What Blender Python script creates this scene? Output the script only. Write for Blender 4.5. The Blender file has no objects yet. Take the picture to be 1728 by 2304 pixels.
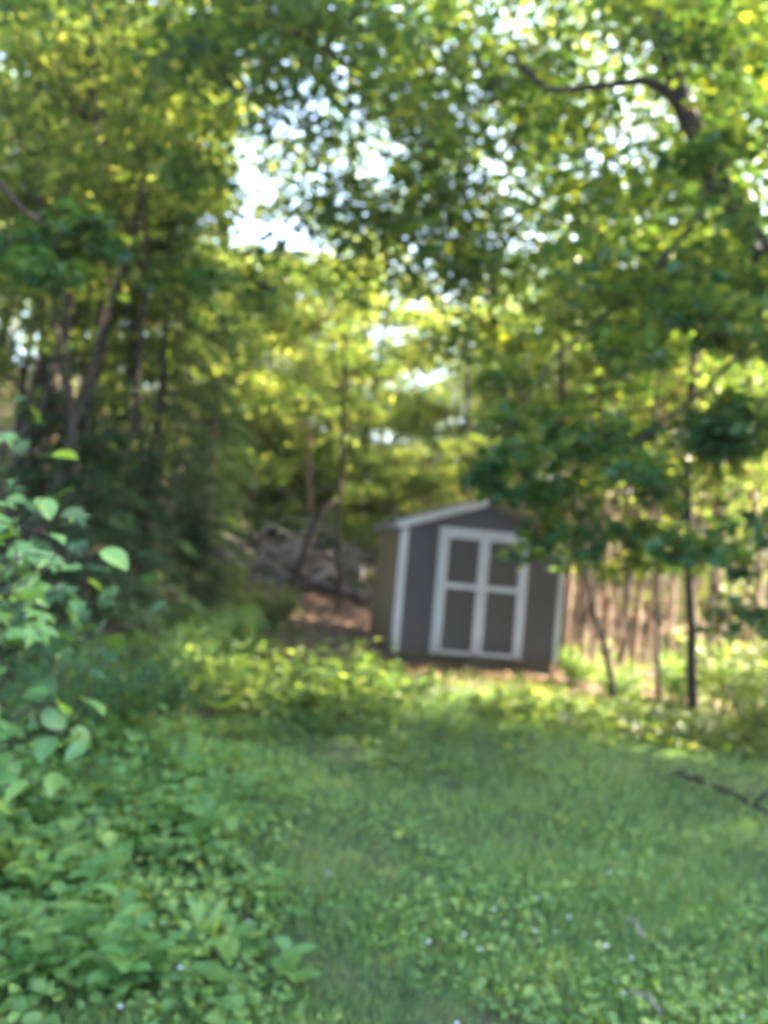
import bpy, math, random
import numpy as np
from mathutils import Vector, Matrix, noise

R = math.radians
rng = np.random.default_rng(7)
random.seed(7)
scn = bpy.context.scene
COL = scn.collection

# ------------------------------------------------------------------ camera
CAM_Z, PITCH, ROLL = 1.6, R(2.7), R(4.3)
FPX = 768.0                                   # focal length in pixels of a 768 x 1024 frame
cd = bpy.data.cameras.new('camera')
cam = bpy.data.objects.new('camera', cd); COL.objects.link(cam)
cd.sensor_fit = 'VERTICAL'; cd.sensor_height = 36.0; cd.lens = 36.0 * FPX / 1024.0
cd.clip_start = 0.05; cd.clip_end = 900
cam.matrix_world = (Matrix.Translation((0, 0, CAM_Z)) @ Matrix.Rotation(math.pi/2 + PITCH, 4, 'X')
                    @ Matrix.Rotation(ROLL, 4, 'Z'))
cd.dof.use_dof = True
cd.dof.focus_distance = 0.8                  # the photograph is focused far too near: all of it is soft
cd.dof.aperture_fstop = 2.8
scn.camera = cam
CM = cam.matrix_world.copy(); CI = CM.inverted()

# ------------------------------------------------------------------ sky and sun
SUN_AZ, SUN_EL = R(72), R(32)                # azimuth from +Y, clockwise positive
w = bpy.data.worlds.new('World'); scn.world = w; w.use_nodes = True
nt = w.node_tree; nt.nodes.clear()
sky = nt.nodes.new('ShaderNodeTexSky'); sky.sky_type = 'NISHITA'; sky.sun_disc = False
sky.sun_elevation = SUN_EL; sky.sun_rotation = SUN_AZ
sky.air_density = 1.0; sky.dust_density = 3.0; sky.ozone_density = 0.6
bg = nt.nodes.new('ShaderNodeBackground'); bg.inputs['Strength'].default_value = 0.15
ow = nt.nodes.new('ShaderNodeOutputWorld')
nt.links.new(sky.outputs[0], bg.inputs[0]); nt.links.new(bg.outputs[0], ow.inputs[0])
sl = bpy.data.lights.new('sun', 'SUN'); sl.energy = 5.0; sl.angle = R(0.53); sl.color = (1.0, 0.84, 0.60)
sun = bpy.data.objects.new('sun', sl); COL.objects.link(sun)
SD = Vector((math.sin(SUN_AZ)*math.cos(SUN_EL), math.cos(SUN_AZ)*math.cos(SUN_EL), math.sin(SUN_EL)))
sun.rotation_euler = SD.to_track_quat('Z', 'Y').to_euler(); sun.location = SD*60
scn.view_settings.view_transform = 'Standard'; scn.view_settings.look = 'None'
scn.view_settings.gamma = 1.0; scn.view_settings.exposure = 3.65
scn.view_settings.use_curve_mapping = False
scn.render.engine = 'CYCLES'
scn.cycles.use_denoising = True
scn.cycles.max_bounces = 8; scn.cycles.diffuse_bounces = 5; scn.cycles.glossy_bounces = 2
scn.cycles.transmission_bounces = 5; scn.cycles.transparent_max_bounces = 4
scn.cycles.sample_clamp_indirect = 6.0
scn.cycles.caustics_reflective = False; scn.cycles.caustics_refractive = False

# ------------------------------------------------------------------ helpers
def P(px, py, d):
    """world point seen at photograph pixel (px, py) (1728 x 2304) at depth d"""
    return CM @ Vector(((px/2.25 - 384)/FPX*d, -(py/2.25 - 512)/FPX*d, -d))

_lumps = rng.uniform(-1, 1, (14, 4))
def hgt(x, y):
    x = np.asarray(x, float); y = np.asarray(y, float)
    s = np.maximum((y - 12.0) - 0.75*x, 0.0)
    h = 0.10*s**1.2
    h = np.where(h > 9, 9 + (h - 9)*0.3, h)
    h = h - 0.05*np.clip(x, 0, 10) * np.clip((y - 4)/6.0, 0, 1)
    left = np.clip(-x - 1.6, 0, 12)
    h = h + 0.06*left*np.clip((y-1)/5.0, 0, 1)
    for a, b, c, d in _lumps:
        h = h + 0.022*np.sin(x*(1.1+a*0.9) + y*b*1.3 + c*6) * np.cos(y*(0.9+d*0.5) + a*4)
    return h
def H(x, y): return float(hgt(x, y))

def link(o, parent=None):
    COL.objects.link(o)
    if parent is not None: o.parent = parent
    return o
def tag(o, label=None, cat=None, group=None, kind=None):
    if label: o['label'] = label
    if cat: o['category'] = cat
    if group: o['group'] = group
    if kind: o['kind'] = kind
    return o
def empty(name, loc, rz=0.0, sc=1.0, tilt=(0.0, 0.0)):
    o = bpy.data.objects.new(name, None); COL.objects.link(o)
    o.location = loc; o.rotation_euler = (tilt[0], tilt[1], rz); o.scale = (sc, sc, sc)
    o.empty_display_size = 0.2
    return o

def raw_mesh(name, V, loops, starts, totals, mat, tint=None, smooth=False):
    me = bpy.data.meshes.new(name)
    V = np.asarray(V, np.float32)
    me.vertices.add(len(V)); me.vertices.foreach_set('co', V.ravel())
    me.loops.add(len(loops)); me.loops.foreach_set('vertex_index', np.asarray(loops, np.int32))
    me.polygons.add(len(starts))
    me.polygons.foreach_set('loop_start', np.asarray(starts, np.int32))
    me.polygons.foreach_set('loop_total', np.asarray(totals, np.int32))
    me.polygons.foreach_set('use_smooth', np.full(len(starts), bool(smooth)))
    if tint is not None:
        a = me.attributes.new('tint', 'FLOAT', 'POINT'); a.data.foreach_set('value', np.asarray(tint, np.float32))
    me.materials.append(mat)
    me.update(calc_edges=True)
    return me

class MB:
    """collects boxes, tubes and polygons into ONE mesh"""
    def __init__(s): s.v = []; s.f = []; s.t = []
    def add(s, vs, fs, t=0.5):
        b = len(s.v); s.v += [tuple(v) for v in vs]; s.f += [tuple(i+b for i in f) for f in fs]
        s.t += [t]*len(vs)
    def box(s, lo, hi, bev=0.0, mat=None, t=0.5):
        x0, y0, z0 = lo; x1, y1, z1 = hi
        if bev <= 0:
            vs = [(x0,y0,z0),(x1,y0,z0),(x1,y1,z0),(x0,y1,z0),(x0,y0,z1),(x1,y0,z1),(x1,y1,z1),(x0,y1,z1)]
            fs = [(0,3,2,1),(4,5,6,7),(0,1,5,4),(1,2,6,5),(2,3,7,6),(3,0,4,7)]
        else:
            vs = []; b = bev
            for z, ins in ((z0, b), (z0+b, 0), (z1-b, 0), (z1, b)):
                for (cx, cy, sx, sy) in ((x0,y0,1,1),(x1,y0,-1,1),(x1,y1,-1,-1),(x0,y1,1,-1)):
                    # two points per corner, chamfered
                    p = (cx+sx*(ins+b), cy+sy*ins, z); q = (cx+sx*ins, cy+sy*(ins+b), z)
                    vs += [q, p] if (sx, sy) in ((1,1),(-1,-1)) else [p, q]
            fs = [tuple(range(7,-1,-1)), tuple(range(24,32))]
            for r in range(3):
                for k in range(8):
                    a = r*8+k; c = r*8+(k+1)%8
                    fs.append((a, c, c+8, a+8))
        if mat is not None: vs = [tuple(mat @ Vector(v)) for v in vs]
        s.add(vs, fs, t)
    def prism(s, pts, y0, y1, t=0.5):
        n = len(pts)
        vs = [(x, y0, z) for x, z in pts] + [(x, y1, z) for x, z in pts]
        fs = [tuple(range(n)), tuple(range(2*n-1, n-1, -1))]
        fs += [(i, i+n, (i+1)%n+n, (i+1)%n) for i in range(n)]
        s.add(vs, fs, t)
    def tube(s, pts, rad, sides=7, t=0.5, rough=0.0):
        pts = [Vector(p) for p in pts]; n = len(pts)
        vs = []; fs = []
        up = Vector((0.13, 0.21, 1)).normalized()
        d0 = (pts[1]-pts[0]).normalized()
        u = d0.cross(Vector((1, 0.3, 0.1))).normalized()
        for i, p in enumerate(pts):
            d = (pts[min(i+1, n-1)] - pts[max(i-1, 0)]).normalized()
            u = (u - d*u.dot(d)).normalized(); v = d.cross(u)
            for k in range(sides):
                a = 2*math.pi*k/sides
                r = rad[i]*(1 + (rough*noise.noise(p*3 + Vector((k*1.7, 0, 0))) if rough else 0))
                vs.append(p + (u*math.cos(a) + v*math.sin(a))*r)
        for i in range(n-1):
            for k in range(sides):
                a = i*sides+k; b = i*sides+(k+1) % sides
                fs.append((a, b, b+sides, a+sides))
        fs.append(tuple(range(sides-1, -1, -1))); fs.append(tuple(range((n-1)*sides, n*sides)))
        s.add(vs, fs, t)
    def mesh(s, name, mat, smooth=False):
        L = [len(f) for f in s.f]
        st = np.concatenate([[0], np.cumsum(L)[:-1]]) if L else []
        lp = np.fromiter((i for f in s.f for i in f), np.int32)
        return raw_mesh(name, np.array(s.v), lp, st, L, mat, s.t, smooth)
    def build(s, name, mat, parent=None, smooth=False):
        return link(bpy.data.objects.new(name, s.mesh(name, mat, smooth)), parent)

# leaf outlines: vertices (x across, y along, z up) and faces
T_DIAM = (np.array([(0,0,0),(.34,.42,.08),(0,1,-.06),(-.34,.42,.08)]), [(0,1,2),(0,2,3)])
T_OVAL = (np.array([(0,0,0),(.30,.22,.07),(.36,.58,.07),(0,1,-.10),(-.36,.58,.07),(-.30,.22,.07)]),
          [(0,1,2,3),(0,3,4,5)])
T_LOBE = (np.array([(0,0,0),(.26,.02,.0),(.60,.26,-.03),(.34,.42,.06),(.52,.80,-.05),(.20,.72,.05),(0,1.12,-.10),
                    (-.20,.72,.05),(-.52,.80,-.05),(-.34,.42,.06),(-.60,.26,-.03),(-.26,.02,0),(0,.45,-.03)]),
          [(12,0,1,2),(12,2,3),(12,3,4,5),(12,5,6),(12,6,7),(12,7,8,9),(12,9,10),(12,10,11,0)])
T_BLADE = (np.array([(-.035,0,0),(.035,0,0),(.028,.5,.0),(-.028,.5,0),(0,1,-.18)]), [(0,1,2,3),(3,2,4)])
T_NEED = (np.array([(0,0,0),(.14,.4,.02),(0,1,-.05),(-.14,.4,.02)]), [(0,1,2,3)])
T_TRI = (np.array([(-.05,0,0),(.05,0,0),(.0,1,-.1)]), [(0,1,2)])

def basis(D, N):
    D = D/np.maximum(np.linalg.norm(D, axis=1, keepdims=True), 1e-6)
    X = np.cross(D, N); X /= np.maximum(np.linalg.norm(X, axis=1, keepdims=True), 1e-6)
    Z = np.cross(X, D)
    return X, D, Z
class LS:
    """collects leaves for ONE foliage mesh"""
    def __init__(s): s.V = []; s.L = []; s.T = []; s.tint = []; s.n = 0
    def add(s, C, D, N, S, tpl, tint=None, wid=1.0):
        tv, tf = tpl; C = np.asarray(C, float); n = len(C)
        if n == 0: return
        X, Y, Z = basis(np.asarray(D, float), np.asarray(N, float))
        S = np.broadcast_to(np.asarray(S, float), (n,))
        V = C[:, None, :] + S[:, None, None]*(tv[None, :, 0:1]*wid*X[:, None, :] + tv[None, :, 1:2]*Y[:, None, :] + tv[None, :, 2:3]*Z[:, None, :])
        k = len(tv)
        fl = np.concatenate([np.array(f) for f in tf])
        idx = (fl[None, :] + (np.arange(n)*k)[:, None] + s.n).ravel()
        tot = np.tile([len(f) for f in tf], n)
        if tint is None: tint = rng.random(n)
        s.V.append(V.reshape(-1, 3)); s.L.append(idx); s.T.append(tot); s.tint.append(np.repeat(tint, k)); s.n += n*k
    def mesh(s, name, mat):
        V = np.concatenate(s.V); L = np.concatenate(s.L); T = np.concatenate(s.T)
        st = np.concatenate([[0], np.cumsum(T)[:-1]])
        return raw_mesh(name, V, L, st, T, mat, np.concatenate(s.tint), True)
    def build(s, name, mat, parent=None):
        return link(bpy.data.objects.new(name, s.mesh(name, mat)), parent)

def pad_leaves(ls, c, r, n, size, tpl=T_DIAM, flat=0.5, droop=0.35, tmean=0.5, tsd=0.28, up=1.0):
    """a spray of leaves round point c; broad leaves lie mostly level with their tips hanging"""
    c = np.asarray(c, float)
    q = rng.normal(0, 1, (n, 3)); q /= np.linalg.norm(q, axis=1, keepdims=True)
    q *= (rng.random(n)**0.5)[:, None]
    lay = np.round(q[:, 2]*2.5)/2.5                       # shelves of leaves with gaps between
    q[:, 2] = lay*0.75 + q[:, 2]*0.25
    C = c + q*np.array([r, r, r*flat])
    a = rng.uniform(0, 2*np.pi, n)
    D = np.stack([np.cos(a), np.sin(a), -droop + rng.normal(0, .3, n)], 1) + q*0.6
    N = np.stack([rng.normal(0, .45, n), rng.normal(0, .45, n), np.full(n, up)], 1)
    S = size*rng.uniform(.65, 1.25, n)
    t = np.clip(rng.normal(tmean, tsd, n), 0, 1)
    ls.add(C, D, N, S, tpl, t)

# ------------------------------------------------------------------ materials
def new_mat(name):
    m = bpy.data.materials.new(name); m.use_nodes = True
    n = m.node_tree; n.nodes.clear()
    return m, n, n.nodes.new('ShaderNodeOutputMaterial')
def ramp(n, stops, src):
    r = n.nodes.new('ShaderNodeValToRGB'); cr = r.color_ramp
    cr.elements[0].position = stops[0][0]; cr.elements[0].color = (*stops[0][1], 1)
    cr.elements[1].position = stops[-1][0]; cr.elements[1].color = (*stops[-1][1], 1)
    for p, c in stops[1:-1]:
        e = cr.elements.new(p); e.color = (*c, 1)
    n.links.new(src, r.inputs[0]); return r.outputs[0]
def leaf_mat(name, refl, trans, k=0.45, rough=0.42, spec=0.45):
    m, n, out = new_mat(name)
    at = n.nodes.new('ShaderNodeAttribute'); at.attribute_name = 'tint'
    c1 = ramp(n, refl, at.outputs['Fac']); c2 = ramp(n, trans, at.outputs['Fac'])
    p = n.nodes.new('ShaderNodeBsdfPrincipled'); p.inputs['Roughness'].default_value = rough
    p.inputs['Specular IOR Level'].default_value = spec
    t = n.nodes.new('ShaderNodeBsdfTranslucent'); mx = n.nodes.new('ShaderNodeMixShader')
    mx.inputs[0].default_value = k
    n.links.new(c1, p.inputs['Base Color']); n.links.new(c2, t.inputs[0])
    n.links.new(p.outputs[0], mx.inputs[1]); n.links.new(t.outputs[0], mx.inputs[2])
    n.links.new(mx.outputs[0], out.inputs[0]); return m
def rough_mat(name, stops, scale=8.0, stretch=(1,1,1), bump=0.3, rough=0.85, detail=6, spec=0.3, dist=0.01):
    m, n, out = new_mat(name)
    tc = n.nodes.new('ShaderNodeTexCoord'); mp = n.nodes.new('ShaderNodeMapping'); mp.inputs['Scale'].default_value = stretch
    nz = n.nodes.new('ShaderNodeTexNoise'); nz.inputs['Scale'].default_value = scale; nz.inputs['Detail'].default_value = detail
    n.links.new(tc.outputs['Object'], mp.inputs[0]); n.links.new(mp.outputs[0], nz.inputs['Vector'])
    c = ramp(n, stops, nz.outputs['Fac'])
    p = n.nodes.new('ShaderNodeBsdfPrincipled'); p.inputs['Roughness'].default_value = rough
    p.inputs['Specular IOR Level'].default_value = spec
    b = n.nodes.new('ShaderNodeBump'); b.inputs['Strength'].default_value = bump; b.inputs['Distance'].default_value = dist
    n.links.new(nz.outputs['Fac'], b.inputs['Height']); n.links.new(b.outputs[0], p.inputs['Normal'])
    n.links.new(c, p.inputs['Base Color']); n.links.new(p.outputs[0], out.inputs[0]); return m

M = {}
M['leaf'] = leaf_mat('broad leaf', [(0,(.024,.058,.018)),(.5,(.045,.090,.024)),(1,(.085,.130,.032))],
                     [(0,(.035,.07,.010)),(.4,(.10,.20,.025)),(.75,(.27,.38,.055)),(1,(.48,.52,.09))], 0.5)  # wide dark to bright tint range stands in for unlit and lit leaves
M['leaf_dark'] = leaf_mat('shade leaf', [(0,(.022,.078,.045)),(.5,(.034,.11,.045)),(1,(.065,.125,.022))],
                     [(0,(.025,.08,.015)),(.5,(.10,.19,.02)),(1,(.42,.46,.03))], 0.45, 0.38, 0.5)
M['leaf_pale'] = leaf_mat('pale skylit leaf', [(0,(.07,.18,.07)),(.5,(.10,.235,.085)),(1,(.15,.26,.07))],
                     [(0,(.14,.30,.04)),(.5,(.24,.42,.05)),(1,(.5,.6,.05))], 0.45, 0.4, 0.5)  # pale green, raised to put sky light into the near leaves
M['needle'] = leaf_mat('hemlock needle', [(0,(.016,.040,.020)),(.6,(.026,.060,.026)),(1,(.050,.090,.03))],
                     [(0,(.03,.08,.02)),(.6,(.05,.13,.02)),(1,(.12,.22,.03))], 0.25, 0.5)
M['grass'] = leaf_mat('grass', [(0,(.085,.150,.062)),(.5,(.145,.235,.092)),(.9,(.20,.29,.10)),(1,(.34,.28,.16))],
                     [(0,(.10,.24,.04)),(.5,(.20,.40,.06)),(1,(.42,.50,.07))], 0.42, 0.45, 0.4)
M['cover'] = leaf_mat('ground cover', [(0,(.055,.130,.042)),(.5,(.10,.205,.065)),(1,(.17,.27,.08))],
                     [(0,(.10,.26,.03)),(.5,(.20,.40,.03)),(1,(.46,.56,.04))], 0.42, 0.5, 0.4)
M['litter'] = leaf_mat('dead leaves', [(0,(.09,.05,.035)),(.5,(.17,.10,.065)),(1,(.30,.20,.13))],
                     [(0,(.10,.05,.02)),(1,(.25,.14,.05))], 0.15, 0.7, 0.3)
M['orange'] = leaf_mat('rust litter', [(0,(.05,.022,.013)),(.5,(.11,.050,.026)),(1,(.24,.12,.055))],
                     [(0,(.15,.05,.02)),(1,(.35,.16,.04))], 0.15, 0.7, 0.3)
M['pale_dot'] = leaf_mat('pale bluish dot', [(0,(.45,.50,.60)),(1,(.75,.78,.85))], [(0,(.4,.4,.4)),(1,(.5,.5,.5))], 0.2)
M['yellow'] = leaf_mat('yellowed leaf', [(0,(.30,.24,.02)),(1,(.50,.34,.02))], [(0,(.4,.3,.02)),(1,(.6,.4,.02))], 0.3)
M['bark'] = rough_mat('dark bark', [(.3,(.012,.010,.009)),(.6,(.032,.026,.023)),(.8,(.065,.055,.048))], 9, (1,1,.22), .8, .9, dist=.03)
M['bark_tan'] = rough_mat('sunlit tan bark', [(.3,(.10,.068,.050)),(.6,(.22,.15,.11)),(.8,(.34,.25,.19))], 9, (1,1,.2), .7, .9, dist=.02)  # pine-like tan, with warm sunlight put into the colour
M['dead'] = rough_mat('weathered dead wood', [(.3,(.10,.088,.08)),(.6,(.19,.17,.16)),(.8,(.30,.27,.26))], 12, (1,1,.3), .6, .9)
M['brush'] = rough_mat('grey brown dead twigs', [(.3,(.10,.085,.08)),(.55,(.22,.195,.185)),(.75,(.42,.38,.37))], 1.6, (1,1,1), .4, .9)
M['dead_dark'] = rough_mat('damp dead wood', [(.3,(.010,.009,.008)),(.7,(.035,.030,.028))], 12, (1,1,.3), .6, .8)
M['stone'] = rough_mat('grey stone', [(.3,(.13,.12,.125)),(.6,(.25,.235,.24)),(.8,(.36,.34,.34))], 5, (1,1,1), .6, .9, dist=.03)
M['siding'] = rough_mat('brown grey siding', [(.3,(.030,.027,.033)),(.7,(.042,.038,.046))], 14, (6,6,.5), .25, .62, dist=.004)
M['side_wall'] = rough_mat('olive siding', [(.3,(.13,.095,.050)),(.7,(.18,.135,.070))], 9, (3,3,.4), .3, .75, dist=.004)  # olive brown, lighter and warmer than the front siding
M['panel'] = rough_mat('door panel', [(.3,(.025,.023,.026)),(.7,(.036,.033,.037))], 14, (6,6,.5), .25, .62, dist=.004)
M['trim'] = rough_mat('white trim', [(.25,(.22,.235,.27)),(.6,(.32,.33,.37)),(.9,(.39,.40,.43))], 6, (4,4,.6), .1, .5, dist=.002)
M['fascia'] = rough_mat('weathered and shaded fascia', [(.25,(.22,.22,.23)),(.8,(.36,.36,.37))], 6, (4,4,.6), .1, .6, dist=.002)
M['shingle'] = rough_mat('dark shingle', [(.3,(.022,.020,.020)),(.7,(.055,.050,.048))], 40, (1,1,1), .5, .95, dist=.004)
M['metal'] = rough_mat('dull metal', [(.3,(.20,.20,.20)),(.7,(.30,.30,.30))], 20, (1,1,1), .1, .4)
M['block'] = rough_mat('concrete block', [(.3,(.035,.032,.029)),(.7,(.075,.07,.064))], 22, (1,1,1), .4, .95)
M['timber'] = rough_mat('treated timber', [(.3,(.05,.04,.025)),(.7,(.10,.08,.05))], 12, (.4,3,3), .4, .85)

def splash(mt, h=.35, colr=(.045,.036,.028)):
    n = mt.node_tree; p = [q for q in n.nodes if q.type == 'BSDF_PRINCIPLED'][0]
    src = p.inputs['Base Color'].links[0].from_socket
    tc = n.nodes.new('ShaderNodeTexCoord'); sx = n.nodes.new('ShaderNodeSeparateXYZ'); n.links.new(tc.outputs['Object'], sx.inputs[0])
    mr = n.nodes.new('ShaderNodeMapRange'); mr.inputs[1].default_value = 0; mr.inputs[2].default_value = h; mr.inputs[3].default_value = 1; mr.inputs[4].default_value = 0
    n.links.new(sx.outputs['Z'], mr.inputs[0])
    nz = n.nodes.new('ShaderNodeTexNoise'); nz.inputs['Scale'].default_value = 5; nz.inputs['Detail'].default_value = 7; n.links.new(tc.outputs['Object'], nz.inputs['Vector'])
    mu = n.nodes.new('ShaderNodeMath'); mu.operation = 'MULTIPLY'; n.links.new(mr.outputs[0], mu.inputs[0]); n.links.new(nz.outputs['Fac'], mu.inputs[1])
    mx = n.nodes.new('ShaderNodeMixRGB'); n.links.new(mu.outputs[0], mx.inputs[0]); n.links.new(src, mx.inputs[1]); mx.inputs[2].default_value = (*colr, 1)
    n.links.new(mx.outputs[0], p.inputs['Base Color'])
splash(M['siding']); splash(M['trim'], .3, (.10,.09,.07)); splash(M['side_wall'], .5)
# ground: litter-brown earth under the trees, green where the lawn grows, red-brown bare patch by the shed
m, n, out = new_mat('forest floor')
geo = n.nodes.new('ShaderNodeNewGeometry')
nz = n.nodes.new('ShaderNodeTexNoise'); nz.inputs['Scale'].default_value = 7; nz.inputs['Detail'].default_value = 9; nz.inputs['Roughness'].default_value = .7
n.links.new(geo.outputs['Position'], nz.inputs['Vector'])
c1 = ramp(n, [(.3,(.07,.045,.036)),(.5,(.16,.105,.083)),(.7,(.28,.20,.165))], nz.outputs['Fac'])
c2 = ramp(n, [(.3,(.020,.035,.016)),(.6,(.035,.070,.026)),(.8,(.06,.055,.03))], nz.outputs['Fac'])
at = n.nodes.new('ShaderNodeAttribute'); at.attribute_name = 'lawn'
nz2 = n.nodes.new('ShaderNodeTexNoise'); nz2.inputs['Scale'].default_value = 1.4; nz2.inputs['Detail'].default_value = 5
n.links.new(geo.outputs['Position'], nz2.inputs['Vector'])
ad = n.nodes.new('ShaderNodeMath'); ad.operation = 'ADD'; n.links.new(at.outputs['Fac'], ad.inputs[0])
sb = n.nodes.new('ShaderNodeMath'); sb.operation = 'MULTIPLY_ADD'; sb.inputs[1].default_value = 1.6; sb.inputs[2].default_value = -.8
n.links.new(nz2.outputs['Fac'], sb.inputs[0]); n.links.new(sb.outputs[0], ad.inputs[1])
ad.use_clamp = True
mx = n.nodes.new('ShaderNodeMixRGB'); n.links.new(ad.outputs[0], mx.inputs[0]); n.links.new(c1, mx.inputs[1]); n.links.new(c2, mx.inputs[2])
p = n.nodes.new('ShaderNodeBsdfPrincipled'); p.inputs['Roughness'].default_value = .95; p.inputs['Specular IOR Level'].default_value = .2
b = n.nodes.new('ShaderNodeBump'); b.inputs['Strength'].default_value = .8; b.inputs['Distance'].default_value = .05
n.links.new(nz.outputs['Fac'], b.inputs['Height']); n.links.new(b.outputs[0], p.inputs['Normal'])
n.links.new(mx.outputs[0], p.inputs['Base Color']); n.links.new(p.outputs[0], out.inputs[0])
M['ground'] = m

# ------------------------------------------------------------------ terrain
def axis(lo, hi, f0, f1, step):
    a = list(np.arange(f0, f1+1e-6, step)); s = step
    v = f1
    while v < hi: s *= 1.18; v += s; a.append(min(v, hi))
    s = step; v = f0; b = []
    while v > lo: s *= 1.18; v -= s; b.append(max(v, lo))
    return np.array(b[::-1] + a)
gx = axis(-260, 260, -12, 14, .25); gy = axis(-60, 420, -1, 26, .25)
X, Y = np.meshgrid(gx, gy)
Z = hgt(X, Y)
fine = np.exp(-((X/12)**2 + ((Y-10)/14)**2))
Z += fine*0.02*np.sin(X*5.1+np.sin(Y*3.7)*1.5)*np.cos(Y*4.3+X)
nx, ny = len(gx), len(gy)
V = np.stack([X, Y, Z], -1).reshape(-1, 3)
i = np.arange(nx*ny).reshape(ny, nx)
q = np.stack([i[:-1,:-1], i[:-1,1:], i[1:,1:], i[1:,:-1]], -1).reshape(-1, 4)
me = raw_mesh('ground', V, q.ravel(), np.arange(len(q))*4, np.full(len(q), 4), M['ground'], None, True)
def lawn(x, y):
    e = np.clip((10.6 + 0.15*x - y)/2.0, 0, 1) * np.clip((x + np.where(y > 6.2, 1.9, 3.4))/1.2, 0, 1) * np.clip((7.5 - x)/2, 0, 1)
    return e
a = me.attributes.new('lawn', 'FLOAT', 'POINT'); a.data.foreach_set('value', lawn(V[:,0], V[:,1]).astype(np.float32))
tag(link(bpy.data.objects.new('ground', me)), kind='structure')

# ------------------------------------------------------------------ the shed
SHED_W, SHED_D, WALL_H, RISE = 2.50, 2.45, 1.90, 0.43
def make_shed():
    c = P(882, 1466, 11.15)
    s = empty('garden_shed', c, R(8.5))
    tag(s, 'small brown grey garden shed with white trimmed double doors under a low gable', 'shed')
    W, D, Hh, T = SHED_W, SHED_D, WALL_H, 0.05
    # local frame: x to the right along the front, y into the shed, z up from the bottom edge of the siding
    b = MB(); b.prism([(0,0),(W,0),(W,Hh),(W/2,Hh+RISE),(0,Hh)], 0, T); b.build('front_wall', M['siding'], s)
    b = MB(); b.prism([(0,0),(W,0),(W,Hh),(W/2,Hh+RISE),(0,Hh)], D-T, D); b.build('back_wall', M['siding'], s)
    b = MB(); b.box((0.0,T+.001,0),(T,D-T-.001,Hh-.01)); 
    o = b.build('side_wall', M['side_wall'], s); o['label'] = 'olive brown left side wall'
    b = MB(); b.box((W-T,T+.001,0),(W,D-T-.001,Hh-.01)); b.build('side_wall', M['siding'], s)
    b = MB(); b.box((T+.002,T+.002,.0),(W-T-.002,D-T-.002,.06)); b.build('floor', M['timber'], s)
    for y in (.10, 1.15, 2.22):
        b = MB(); b.box((.02,y,-.10),(W-.02,y+.09,-.002), .004); b.build('skid', M['timber'], s)
    # roof slopes with shingle courses, overhanging front by 5 cm and the sides by 12 cm
    ov, sl_ = .12, math.atan2(RISE, W/2)
    Lr = (W/2+ov)/math.cos(sl_)
    for sgn in (-1, 1):
        M0 = Matrix.Translation((W/2, 0, Hh+RISE+.004)) @ Matrix.Rotation(sgn*sl_, 4, 'Y')
        def q(u0, u1, y0, y1, z0, z1, bb, bev=0): 
            lo = (u0, y0, z0) if sgn > 0 else (-u1, y0, z0); hi = (u1, y1, z1) if sgn > 0 else (-u0, y1, z1)
            bb.box(lo, hi, bev, M0)
        b = MB(); q(0, Lr, -.05, D+.05, 0, .03, b); deck = b.build('roof_deck', M['timber'], s)
        nC = 9
        for k in range(nC):
            u0, u1 = Lr/nC*k + .0, Lr/nC*(k+1) + .015
            b = MB(); q(u0, u1, -.065, D+.065, .032 + .004*(k % 2), .040 + .004*(k % 2), b); b.build('shingle_course', M['shingle'], s)
        # rake fascia boards at the front
        b = MB(); q(.0, Lr-.002, -.070, -.052, -.085, .030, b, .003)
        f = b.build('fascia', M['fascia' if sgn < 0 else 'timber'], s)  # right board takes the dark timber colour to look shaded
        b = MB(); q(Lr-.02, Lr-.003, -.045, D+.045, -.07, -.002, b); b.build('eave_board', M['fascia'], s)
    # cornice return blocks under the eaves
    for x0 in (-.07, W-.06):
        b = MB(); b.box((x0,-.060,Hh-.10),(x0+.13,-.003,Hh-.005), .004); b.build('eave_return', M['trim'], s)
    # corner boards
    for x0, x1_, mt in ((-.018, .088, 'trim'), (W-.062, W+.018, 'fascia')):  # right board takes the duller fascia colour in place of shade
        b = MB(); b.box((x0,-.020,.0),(x1_,-.001,Hh-.105), .003); b.build('corner_board', M[mt], s)
    b = MB(); b.box((-.020,.003,.0),(-.001,.09,Hh-.03), .003); b.build('corner_board', M['trim'], s)
    # door casing
    dx0, dx1, dz = .555, 1.945, 1.81
    for x0 in (dx0, dx1-.07):
        b = MB(); b.box((x0,-.024,.01),(x0+.07,-.001,dz), .003); b.build('door_casing', M['trim'], s)
    b = MB(); b.box((dx0,-.026,dz+.001),(dx1,-.001,dz+.07), .003); b.build('door_casing', M['trim'], s)
    mid = (dx0+dx1)/2
    for sgn in (0, 1):
        x0, x1 = (dx0+.074, mid-.004) if sgn == 0 else (mid+.004, dx1-.074)
        z0, z1 = .03, dz-.004
        d = MB(); d.box((x0,-.012,z0),(x1,-.0015,z1)); door = d.build('door', M['panel'], s)
        if sgn: door['label'] = 'right door leaf with the handle'
        yf0, yf1 = -.034, -.013
        sw = .072
        for a0 in (x0, x1-sw):
            b = MB(); b.box((a0,yf0,z0),(a0+sw,yf1,z1), .003); b.build('stile', M['trim'], door)
        for (r0, r1, mt) in ((z1-.08, z1, 'trim'), (.99, 1.065, 'trim'), (z0, z0+.045, 'fascia')):
            b = MB(); b.box((x0+sw+.001,yf0+.002,r0),(x1-sw-.001,yf1,r1), .003); b.build('rail', M[mt], door)
        for hz in (.25, 1.0, 1.6):
            hx = x0-.03 if sgn == 0 else x1-.05
            b = MB(); b.box((hx,yf0-.006,hz),(hx+.08,yf0-.001,hz+.035)); b.tube([(hx+.03,yf0-.008,hz-.01),(hx+.03,yf0-.008,hz+.045)],[.007,.007],6)
            b.build('hinge', M['metal'], door)
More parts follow.
